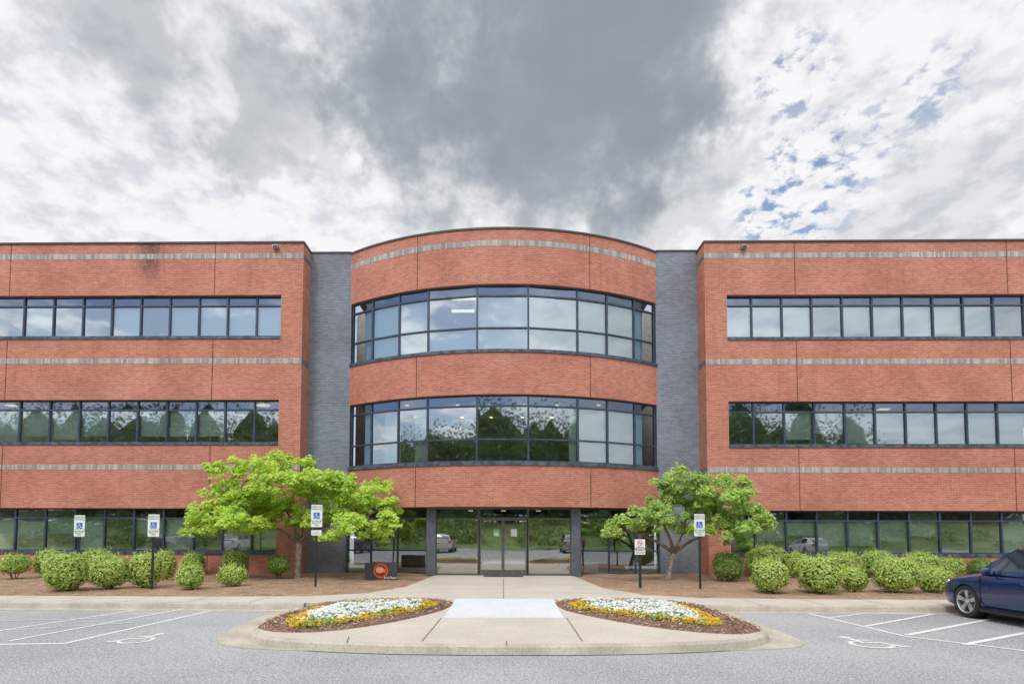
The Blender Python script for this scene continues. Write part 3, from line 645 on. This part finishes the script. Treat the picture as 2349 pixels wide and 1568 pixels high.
Rp=[(1548,1092,64,36),(1562,1078,34,18),(1640,1104,80,36),(1695,1108,56,32),(1600,1120,80,38),(1512,1136,84,36),(1655,1138,110,42),(1575,1152,110,38),(1475,1168,80,36),(1530,1185,90,36),(1625,1168,100,38),(1705,1162,80,38),(1745,1192,60,34),(1432,1196,76,28),(1402,1216,46,20),(1485,1202,90,30),(1555,1205,80,28),(1650,1195,110,36),(1705,1212,90,34),(1600,1212,60,26),(1522,1112,50,30),(1595,1092,40,24),(1610,1146,100,34),(1755,1208,36,18),(1715,1128,36,18),(1680,1180,90,36),(1560,1125,80,34),(1690,1236,60,24)]
gb2=G(1533,1331,Z1)
maple(gb2,1.0,Rp,M['maple2'],'smaller airy green maple right of the entrance walkway',21000,.08,.2,.75,(.14,.29),300,.10)
def shrub(px,by,wpx,hpx,label,mat='hedge',boxy=3.,stemmy=False):
    wpx*=.95; hpx*=.96
    g=G(px,by,Z1+.02); Y=min(g.y,22.4); b=P(px,by,Y); s=F/Y; w=wpx/s; h=hpx/s; zt=b.z+h; b=Vector((b.x,Y,Z1+.02)); h=zt-b.z
    hw=w/2; hd=min(hw,22.95-Y); z0=h*(.22 if stemmy else .06)
    e=empty('shrub',b,label,'shrub','clipped shrubs in the mulch beds')
    mb=MB(); hh=(h-z0)/2; zc=z0+hh; off=random.uniform(0,50)
    def rad(v):
        p=boxy; k=(abs(v.x)**p+abs(v.y)**p+abs(v.z)**p)**(-1/p)
        return k*(1+.15*noise.noise(v*1.8+Vector((off,0,0)))+.12*noise.noise(v*4.5+Vector((off,3,0))))
    segs,rings=14,9; grid=[]
    for i in range(rings+1):
        th=math.pi*i/rings; row=[]
        for j in range(segs):
            ph=2*math.pi*j/segs; v=Vector((math.sin(th)*math.cos(ph),math.sin(th)*math.sin(ph),math.cos(th))); k=rad(v)*.86; row.append(Vector((v.x*k*hw,v.y*k*hd,zc+v.z*k*hh)))
        grid.append(row)
    for i in range(rings):
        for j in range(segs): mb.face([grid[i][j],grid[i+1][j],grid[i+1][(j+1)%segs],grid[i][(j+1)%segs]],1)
    n=int(3300*(w*h)/1.2)+600
    for _ in range(n):
        v=rv().normalized()
        if v.y>.5 and random.random()<.7: continue
        k=rad(v)*random.uniform(.87,1.03); q=Vector((v.x*k*hw,v.y*k*hd,zc+v.z*k*hh)); nn=(v+rv()*.8).normalized(); leaf(mb,q,.041*random.uniform(.7,1.5),nn,0)
    for _ in range(int(34*w)):
        v=Vector((random.uniform(-1,1),random.uniform(-.8,.8),.9)).normalized(); k=rad(v); q=Vector((v.x*k*hw,v.y*k*hd,zc+v.z*k*hh)); L=random.uniform(.03,.17)
        for t in range(6): leaf(mb,q+Vector((random.uniform(-.02,.02),random.uniform(-.02,.02),L*t/5)),.033,rv().normalized(),0)
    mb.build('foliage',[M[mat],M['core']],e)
    for _ in range(4):
        tb=MB(); a=random.uniform(0,6.28); tb.tube([(math.cos(a)*.04,math.sin(a)*.04,-.05),(math.cos(a)*hw*.45,math.sin(a)*hd*.4,z0+hh*.4)],[.018,.012],5); tb.build('stem',M['stem'],e)
for a in [
 (33,1327,64,58,'small rounded shrub at the far left end of the bed','hedge',2.2,True),
 (112,1322,60,64,'pale shrub behind and left of the leftmost parking sign','hedge',2.6),
 (152,1353,88,86,'large round shrub in the front row behind the leftmost sign post','hedge',2.6),
 (225,1325,68,66,'shrub in the back row just right of the leftmost parking sign','hedge',2.6),
 (250,1350,80,80,'large round front row shrub between the two left parking signs','hedge',2.6),
 (334,1347,68,80,'tall boxy shrub directly behind the second parking sign post','hedge',3.3),
 (378,1330,46,68,'narrow shrub tucked right behind the second parking sign','hedge',3.),
 (444,1318,50,50,'small back row shrub fourth clump from the left','hedge',3.),
 (436,1350,58,56,'small round front row shrub between second sign and the large maple','hedge',2.6),
 (540,1322,56,60,'boxy back row shrub below the left edge of the large maple','hedge',3.3),
 (533,1344,60,48,'low front row shrub below the left edge of the large maple','hedge',2.6),
 (640,1327,50,56,'thin olive shrub with bare stems beside the large maple trunk','hedge2',2.4,True),
 (1670,1333,66,66,'dark dense round shrub at the corner of the right wing','hedge2',2.8),
 (1758,1322,90,70,'tall back row shrub right of the dark round shrub','hedge',2.5),
 (1766,1358,78,76,'round front row shrub nearest the smaller maple','hedge',2.6),
 (1828,1325,54,60,'back row shrub left of the widest front row shrub','hedge',2.5),
 (1880,1359,92,84,'widest boxy shrub in the right front row','hedge',3.),
 (1935,1322,74,58,'back row shrub above the smallest right front row shrub','hedge',2.5),
 (1957,1356,60,56,'smallest shrub in the right front row','hedge',2.3),
 (2010,1322,72,60,'back row shrub in the middle of the right bed','hedge',2.5),
 (2056,1358,92,80,'large rounded shrub in the right front row nearer the car','hedge',2.6),
 (2112,1330,80,64,'back row shrub left of the dark blue car','hedge',2.5),
 (2142,1358,72,58,'front row shrub just in front of the dark blue car nose','hedge',2.5),
 (2180,1325,56,46,'low back row shrub behind the nose of the blue car','hedge',2.5),
 (2252,1320,60,38,'low shrub partly hidden behind the blue car hood','hedge2',2.4)]:
    shrub(*a)
# ---------------------------------------------------------------- flower beds
def inside(p,poly):
    c=False; n=len(poly)
    for i in range(n):
        a=poly[i]; b=poly[(i+1)%n]
        if (a[1]>p[1])!=(b[1]>p[1]) and p[0]<(b[0]-a[0])*(p[1]-a[1])/(b[1]-a[1])+a[0]: c=not c
    return c
def dedge(p,poly):
    m=9; P_=Vector(p)
    for i in range(len(poly)):
        a=Vector(poly[i]); b=Vector(poly[(i+1)%len(poly)]); t=max(0,min(1,(P_-a).dot(b-a)/max((b-a).length_squared,1e-9))); m=min(m,(P_-a-(b-a)*t).length)
    return m
LB=[(1042,1376),(1032,1394),(960,1414),(860,1434),(740,1449),(640,1450),(596,1443),(590,1434),(650,1408),(760,1379),(900,1374)]
RBd=[(1270,1376),(1284,1396),(1345,1411),(1450,1431),(1570,1447),(1690,1455),(1742,1449),(1746,1440),(1660,1408),(1590,1384),(1450,1374)]
LF=[(650,1436),(660,1420),(730,1396),(800,1385),(900,1381),(1000,1382),(1003,1393),(930,1408),(850,1420),(760,1434),(690,1441)]
RF=[(1302,1382),(1306,1394),(1370,1404),(1440,1414),(1540,1428),(1640,1438),(1664,1432),(1640,1418),(1590,1399),(1540,1387),(1430,1381)]
M['chips']=leafmat('bark_chips',(.28,.15,.10),(.18,.095,.07),(.60,.46,.38),0)
for nm,bp,fp in (('left',LB,LF),('right',RBd,RF)):
    poly=smoothpoly(gp(bp,Z1),1); cx=sum(p[0] for p in poly)/len(poly); cy=sum(p[1] for p in poly)/len(poly)
    mb=MB(); n=len(poly); rings=[(1.,.15),(.97,.185),(.75,.21),(.4,.22)]
    for k in range(3):
        (s0,z0),(s1,z1)=rings[k],rings[k+1]
        for i in range(n):
            j=(i+1)%n; a,b=poly[i],poly[j]; L=lambda p,s:(cx+(p[0]-cx)*s,cy+(p[1]-cy)*s)
            mb.face([(*L(a,s0),z0),(*L(b,s0),z0),(*L(b,s1),z1),(*L(a,s1),z1)])
    mb.face([(cx+(p[0]-cx)*.4,cy+(p[1]-cy)*.4,.22) for p in poly]); st('mulch_bed',mb,M['mulch'])
    def rp(pl_):
        xs=[p[0] for p in pl_]; ys=[p[1] for p in pl_]
        while True:
            q=(random.uniform(min(xs),max(xs)),random.uniform(min(ys),max(ys)))
            if inside(q,pl_): return q
    mb=MB()
    for _ in range(3200):
        q=rp(poly); de=dedge(q,poly); z=.19+min(de,.3)*.1; s=random.uniform(.012,.045); leaf(mb,Vector((*q,z+.008)),s,(Vector((0,0,1))+rv()*.7).normalized(),0,2.4)
    tag(mb.build('bark_chips',M['chips']),'loose red brown bark chips in the %s flower bed'%nm,'bark chips',kind='stuff')
    fpw=smoothpoly(gp(fp,Z1+.05),1); wh=MB(); ye=MB(); lf=MB(); x0_=min(p[0] for p in fpw); x1_=max(p[0] for p in fpw)
    def hmap(q): return .22+.06*min(1,dedge(q,fpw)/.35)+.06*noise.noise(Vector((q[0]*2.8,q[1]*2.8,0)))
    for _ in range(7500):
        q=rp(fpw); h=hmap(q); leaf(lf,Vector((*q,h*random.uniform(.75,1.08))),.045,(Vector((0,-.3,1))+rv()*.9).normalized())
    for _ in range(620):
        q0=rp(fpw); x_,y_=q0; de=dedge(q0,fpw); nzv=noise.noise(Vector((x_*1.5,y_*1.5,5)))
        endd=min(x_-x0_,x1_-x_)
        yellow=(de<.23+.10*nzv) or (endd<.35+.2*nzv) or random.random()<.03
        for _ in range(8 if not yellow else 11):
            q=(x_+random.gauss(0,.06),y_+random.gauss(0,.06))
            if not inside(q,fpw): continue
            h=hmap(q)
            if yellow:
                cc=Vector((q[0],q[1],h+.015+random.uniform(-.06,.035)))
                for t in range(4):
                    v=rv().normalized(); leaf(ye,cc+v*.012,.027,(v+Vector((0,-.2,.6))).normalized(),0,1.1)
            elif random.random()<.62:
                cc=Vector((*q,h+.025+random.uniform(-.04,.03))); nn=(Vector((0,-.45,1))+rv()*.8).normalized(); t=nn.orthogonal().normalized(); b=nn.cross(t)
                ph=random.uniform(0,6.28); r=random.uniform(.021,.032)
                for k in range(5):
                    a=ph+k*1.2566; dd=t*math.cos(a)+b*math.sin(a); ss=t*math.cos(a+1.57)+b*math.sin(a+1.57)
                    wh.face([cc,cc+dd*r*.6+ss*r*.42,cc+dd*r*1.1+nn*.005,cc+dd*r*.6-ss*r*.42])
    tag(lf.build('flower_foliage',M['fleaf']),'low green leaves under the flowers of the %s bed'%nm,'foliage',kind='stuff')
    tag(wh.build('white_flowers',M['fwhite']),'mass of small white flowers filling the %s island bed'%nm,'flowers',kind='stuff')
    tag(ye.build('yellow_flowers',M['fyellow']),'orange yellow flowers edging the %s island bed'%nm,'flowers',kind='stuff')
# ---------------------------------------------------------------- car
ST=[(0.0,.50,.40,.60,.64),(.05,.66,.28,.68,.74),(.18,.80,.22,.77,.84),(.4,.875,.20,.84,.92),(.7,.905,.2,.89,.975),(1.0,.92,.2,.93,1.02),(1.3,.92,.2,.965,1.05),(1.8,.92,.2,.985,1.07),(2.6,.92,.2,1.01,1.08),(3.4,.92,.2,1.03,1.09),(4.1,.905,.22,1.04,1.1),(4.55,.86,.26,1.0,1.08),(4.72,.76,.34,.9,1.0)]
def sect(hw,zb,zs,zt):
    zm=(zb+zs)/2
    h=[(0,zb),(hw*.84,zb),(hw*.965,zb+.08),(hw,zm+.02),(hw*.985,zs-.07),(hw*.93,zs),(hw*.62,zt-.012),(0,zt)]
    return h+[(-y,z) for y,z in h[-2:0:-1]]
def make_car(root,paint):
    mb=MB(); secs=[[(Vector((s[0],y,z))) for y,z in sect(*s[1:])] for s in ST]; n=len(secs[0])
    for s in secs: mb.v+=s
    for i in range(len(secs)-1):
        for j in range(n): k=(j+1)%n; mb.f.append((i*n+j,(i+1)*n+j,(i+1)*n+k,i*n+k)); mb.m.append(0)
    mb.f.append(tuple(range(n))); mb.m.append(0); mb.f.append(tuple(range((len(secs)-1)*n,len(secs)*n))[::-1]); mb.m.append(0)
    tmp=mb.build('body',M[paint]); md=tmp.modifiers.new('s','SUBSURF'); md.levels=2; md.render_levels=2
    cuts=[]
    for ax in (.95,3.67):
        for sd in (-1,1):
            c=MB(); c.tube([(ax,sd*.60,.36),(ax,sd*1.1,.36)],[.385,.385],40); co=c.build('cut',M['plastic']); cuts.append(co)
            b=tmp.modifiers.new('b','BOOLEAN'); b.operation='DIFFERENCE'; b.object=co; b.solver='EXACT'
    bpy.context.view_layer.update(); me=bpy.data.meshes.new_from_object(tmp.evaluated_get(bpy.context.evaluated_depsgraph_get())); me.name='body'
    for o in cuts+[tmp]: bpy.data.objects.remove(o)
    me.materials.clear(); me.materials.append(M[paint])
    for p in me.polygons: p.use_smooth=True; p.material_index=0
    try: me.set_sharp_from_angle(angle=R(40))
    except Exception: pass
    bo=bpy.data.objects.new('body',me); C.objects.link(bo); bo.parent=root
    CS=[(1.12,.80,.76,1.06),(1.5,.84,.72,1.31),(2.0,.86,.63,1.60),(2.5,.87,.62,1.675),(3.2,.87,.61,1.67),(3.8,.86,.60,1.60),(4.2,.84,.62,1.42),(4.55,.80,.70,1.12)]
    def cab(s,t,off=0.):
        s=max(CS[0][0],min(CS[-1][0],s))
        for i in range(len(CS)-1):
            if CS[i][0]<=s<=CS[i+1][0]+1e-6: break
        k=(s-CS[i][0])/(CS[i+1][0]-CS[i][0]); hb,ht,zt=[CS[i][j]+(CS[i+1][j]-CS[i][j])*k for j in (1,2,3)]
        pts=[(hb,1.0),(hb-.015,1.05),(ht+.03,max(zt-.07,1.05)),(ht-.06,zt-.015),(0,zt+.015)]
        x=t*4; q=min(int(x),3); fr_=x-q; y=pts[q][0]+(pts[q+1][0]-pts[q][0])*fr_; z=pts[q][1]+(pts[q+1][1]-pts[q][1])*fr_
        return Vector((s,y,z))
    def grid(mb,s0,s1,t0,t1,ns,nt_,off,mirror):
        for sg in ((1,-1) if mirror==2 else (mirror,)):
            g=[]
            for i in range(ns+1):
                row=[]
                for j in range(nt_+1):
                    t=t0+(t1-t0)*j/nt_; a=s0(t) if callable(s0) else s0; b=s1(t) if callable(s1) else s1; s=a+(b-a)*i/ns
                    p=cab(s,t); dp=(cab(s+.01,t)-cab(s-.01,t)); dt_=(cab(s,min(t+.01,1))-cab(s,t-.01)); nn=dp.cross(dt_)
                    nn=nn.normalized() if nn.length>1e-9 else Vector((0,0,1))
                    if nn.dot(p-Vector((2.6,0,.9)))<0: nn=-nn
                    p=p+nn*off; row.append(Vector((p.x,p.y*sg,p.z)))
                g.append(row)
            for i in range(ns):
                for j in range(nt_): mb.face([g[i][j],g[i+1][j],g[i+1][j+1],g[i][j+1]])
    mb=MB(); grid(mb,1.12,4.55,0,1,26,12,0,2); mb.build('roof',M[paint],root,None,True)
    mb=MB(); grid(mb,1.2,1.95,.56,1,6,8,.006,2); mb.build('windshield',M['carglass'],root,None,True)
    mb=MB(); grid(mb,3.95,4.48,.56,1,6,8,.006,2); mb.build('rear_window',M['carglass'],root,None,True)
    for sg in (1,-1):
        mb=MB(); grid(mb,lambda t:1.42+(t-.27)*2.4,2.62,.27,.5,6,4,.006,sg); mb.build('side_window',M['carglass'],root,None,True)
        mb=MB(); grid(mb,2.72,lambda t:3.75-(t-.27)*.6,.27,.5,6,4,.006,sg); mb.build('side_window',M['carglass'],root,None,True)
        mb=MB(); segs=10
        for i in range(6):
            for j in range(segs):
                def sp_(i,j): th=math.pi*i/6; ph=2*math.pi*j/segs; return Vector((1.62+.07*math.sin(th)*math.cos(ph),sg*(1.0+.12*math.cos(th)),1.07+.085*math.sin(th)*math.sin(ph)))
                mb.face([sp_(i,j),sp_(i+1,j),sp_(i+1,j+1),sp_(i,j+1)])
        mb.box(1.6,1.66,min(sg*.83,sg*.93),max(sg*.83,sg*.93),1.02,1.06); mb.build('wing_mirror',M[paint],root,None,True)
        mb=MB()
        for i in range(8):
            for j in range(12):
                def hp(i,j):
                    th=math.pi*i/8; ph=2*math.pi*j/12; x=.27*math.cos(th); y=.13*math.sin(th)*math.cos(ph); z=.075*math.sin(th)*math.sin(ph)
                    return Vector((.21+x*math.cos(R(38)), sg*(.70+x*math.sin(R(28))+y*.6), .725+z+x*.18))
                mb.face([hp(i,j),hp(i+1,j),hp(i+1,j+1),hp(i,j+1)])
        mb.build('headlight',M['lens'],root,None,True)
        mb=MB(); mb.box(4.56,4.66,min(sg*.6,sg*.84),max(sg*.6,sg*.84),.78,.98); mb.build('tail_light',M['red'],root)
        mb=MB(); mb.box(.03,.14,min(sg*.48,sg*.68),max(sg*.48,sg*.68),.40,.48); mb.build('fog_light',M['lens'],root)
        for s0,s1,hz in ((1.36,2.66,.86),(2.69,3.7,.88)):
            mb=MB(); y=sg*.9215
            for a,b in (((s0,.25),(s0,1.0)),((s1,.25 if s1<3 else .5),(s1,1.02))):
                mb.box(a[0]-.004,a[0]+.004,min(y,y-sg*.02),max(y,y-sg*.02)+0,a[1],b[1]-.06)
            mb.box(s0,s1,min(y,y-sg*.02),max(y,y-sg*.02),.272,.28)
            mb.build('door_seam',M['plastic'],root)
            mb=MB(); mb.tube([(s1-.28,sg*.915,hz),(s1-.26,sg*.955,hz),(s1-.10,sg*.955,hz),(s1-.08,sg*.915,hz)],[.014]*4,6); mb.build('door_handle',M[paint],root,None,True)
        mb=MB(); mb.box(1.35,3.28,min(sg*.86,sg*.93),max(sg*.86,sg*.93),.19,.25); mb.build('side_skirt',M['plastic'],root)
    mb=MB(); mb.box(-.012,.05,-.42,.42,.50,.63)
    gr_=mb.build('grille',M['plastic'],root)
    for k in range(3): mb=MB(); mb.box(-.02,-.013,-.4,.4,.52+k*.04,.532+k*.04); mb.build('grille_bar',M['chrome'],gr_)
    mb=MB(); mb.box(.02,.1,-.45,.45,.28,.38); mb.build('lower_intake',M['plastic'],root)
    for ax in (.95,3.67):
        for sd in (-1,1):
            def lathe(prof,n=40):
                m=MB()
                for i in range(len(prof)-1):
                    for j in range(n):
                        a,b=2*math.pi*j/n,2*math.pi*(j+1)/n; (r0,y0),(r1,y1)=prof[i],prof[i+1]
                        m.face([(ax+r0*math.cos(a),sd*y0,.36+r0*math.sin(a)),(ax+r0*math.cos(b),sd*y0,.36+r0*math.sin(b)),(ax+r1*math.cos(b),sd*y1,.36+r1*math.sin(b)),(ax+r1*math.cos(a),sd*y1,.36+r1*math.sin(a))])
                return m
            ty=lathe([(.24,.70),(.32,.68),(.352,.70),(.36,.74),(.36,.85),(.352,.89),(.33,.905),(.26,.90),(.24,.885)]).build('wheel',M['tyre'],root,None,True)
            m=lathe([(.245,.70),(.238,.80),(.24,.885),(.252,.898),(.262,.896)]); 
            for k in range(5):
                for q in (-.11,.11):
                    a=2*math.pi*k/5+.3; c=Vector((math.cos(a+q),0,math.sin(a+q))); c0=Vector((math.cos(a+q*.6),0,math.sin(a+q*.6))); t=Vector((-math.sin(a),0,math.cos(a)))
                    o=Vector((ax,0,.36)); yy=Vector((0,sd,0))
                    A_=o+c0*.04;B_=o+c*.243
                    m.face([A_-t*.022+yy*.868,B_-t*.02+yy*.888,B_+t*.02+yy*.888,A_+t*.022+yy*.868])
                    m.face([A_-t*.022+yy*.868,B_-t*.02+yy*.888,B_-t*.02+yy*.85,A_-t*.022+yy*.84]); m.face([A_+t*.022+yy*.868,B_+t*.02+yy*.888,B_+t*.02+yy*.85,A_+t*.022+yy*.84])
            m.tube([(ax,sd*.80,.36),(ax,sd*.878,.36)],[.06,.05],16); m.build('rim',M['rim'],ty)
            m=MB(); m.tube([(ax,sd*.74,.36),(ax,sd*.77,.36)],[.15,.15],24); m.build('brake_disc',M['back'],ty)
            m=MB(); m.tube([(ax,sd*.605,.36),(ax,sd*.62,.36)],[.383,.383],32); m.build('wheel_well',M['plastic'],root)
car=empty('parked_car',(11.22,13.9,.0),'dark blue car parked nose in at the right edge of the photo','car',None,-math.pi/2)
make_car(car,'navy')
for x,y,pt,col in ((-5.6,-9.,'whitecar','white'),(6.2,-9.,'silver','silver'),(-14.,-9.,'dkgrey','dark grey'),(-19.5,-9.,'silver','pale silver'),(-25.,-9.,'whitecar','plain white'),(-31.,-9.,'dkgrey','farthest dark'),(14.,-9.,'dkgrey','charcoal'),(21.,-9.,'silver','light silver'),(28.,-9.,'whitecar','clean white')):
    c=copy_tree(car); c.location=(x,y,0); c.rotation_euler.z=math.pi/2; c['label']='%s car %s of the far row, seen only mirrored in the glass'%(col,'left' if x<0 else 'right')
    for ch in c.children_recursive:
        if ch.data and ch.data.materials and ch.data.materials[0]==M['navy']: ch.material_slots[0].link='OBJECT'; ch.material_slots[0].material=M[pt]
mb=MB()
def hz_(x,y):
    t=max(0,min(1,(-y-14.5)/26)); return .02+3.6*t*t*(3-2*t)+.3*noise.noise(Vector((x*.1,y*.1,0)))*t
for i in range(60):
    for j in range(20):
        p=lambda i,j:(-90+i*3,-14.5-j*2.,hz_(-90+i*3,-14.5-j*2.))
        mb.face([p(i,j),p(i+1,j),p(i+1,j+1),p(i,j+1)])
st('hill',mb,M['lawn'])
mb=MB()
def crown_core(x,y,z0,z1,r):
    def q(i,j): t=i/7; a=(j%9)*2*math.pi/9; k=r*math.sin(math.pi*min(1,.1+t*.9))**.5*(1+.35*noise.noise(Vector((x+i,y+j%9,0)))); return (x+k*math.cos(a),y+k*math.sin(a),z0+(z1-z0)*t)
    for i in range(7):
        for j in range(9): mb.face([q(i,j),q(i+1,j),q(i+1,j+1),q(i,j+1)],2)
for row in range(2):
    for i in range(34):
        x=-92+i*5.6+row*2.8+random.uniform(-1.3,1.3); y=-42-row*8+random.uniform(-3,3); hgt=random.uniform(17,23)+row*3.5
        if 10<x<24: hgt*=.55
        if x>57: hgt*=.45
        rr=random.uniform(4.2,5.6); zb=3.
        mb.tube([(x,y,zb-1),(x,y,hgt*.8)],[.3,.1],5,1)
        crown_core(x,y,zb+1,hgt*.93,rr*.72)
        for _ in range(1300):
            v=rv(); v=v.normalized()*random.uniform(.65,1.12); t=(v.z+1)/2; k=rr*(1+.25*noise.noise(v*2+Vector((x,y,0)))); q=Vector((x+v.x*k,y+v.y*k,zb+.5+t*(hgt-zb))); leaf(mb,q,random.uniform(.25,.5),rv().normalized(),0,1.2)
for i in range(230):
    x=random.uniform(-60,60); 
    if abs(x)<2.5: continue
    y=random.uniform(-36,-15.5); zb=hz_(x,y); s=random.uniform(.6,1.4)
    for _ in range(120):
        v=rv(); leaf(mb,Vector((x+v.x*1.4*s,y+v.y*1.2,zb+.3+abs(v.z)*1.3*s)),.26,rv().normalized(),3)
tag(mb.build('wood',[M['pine'],M['bark'],M['pinecore'],M['bush']]),'dense green trees and bushes across the car park, mirrored in the windows','trees',kind='stuff')
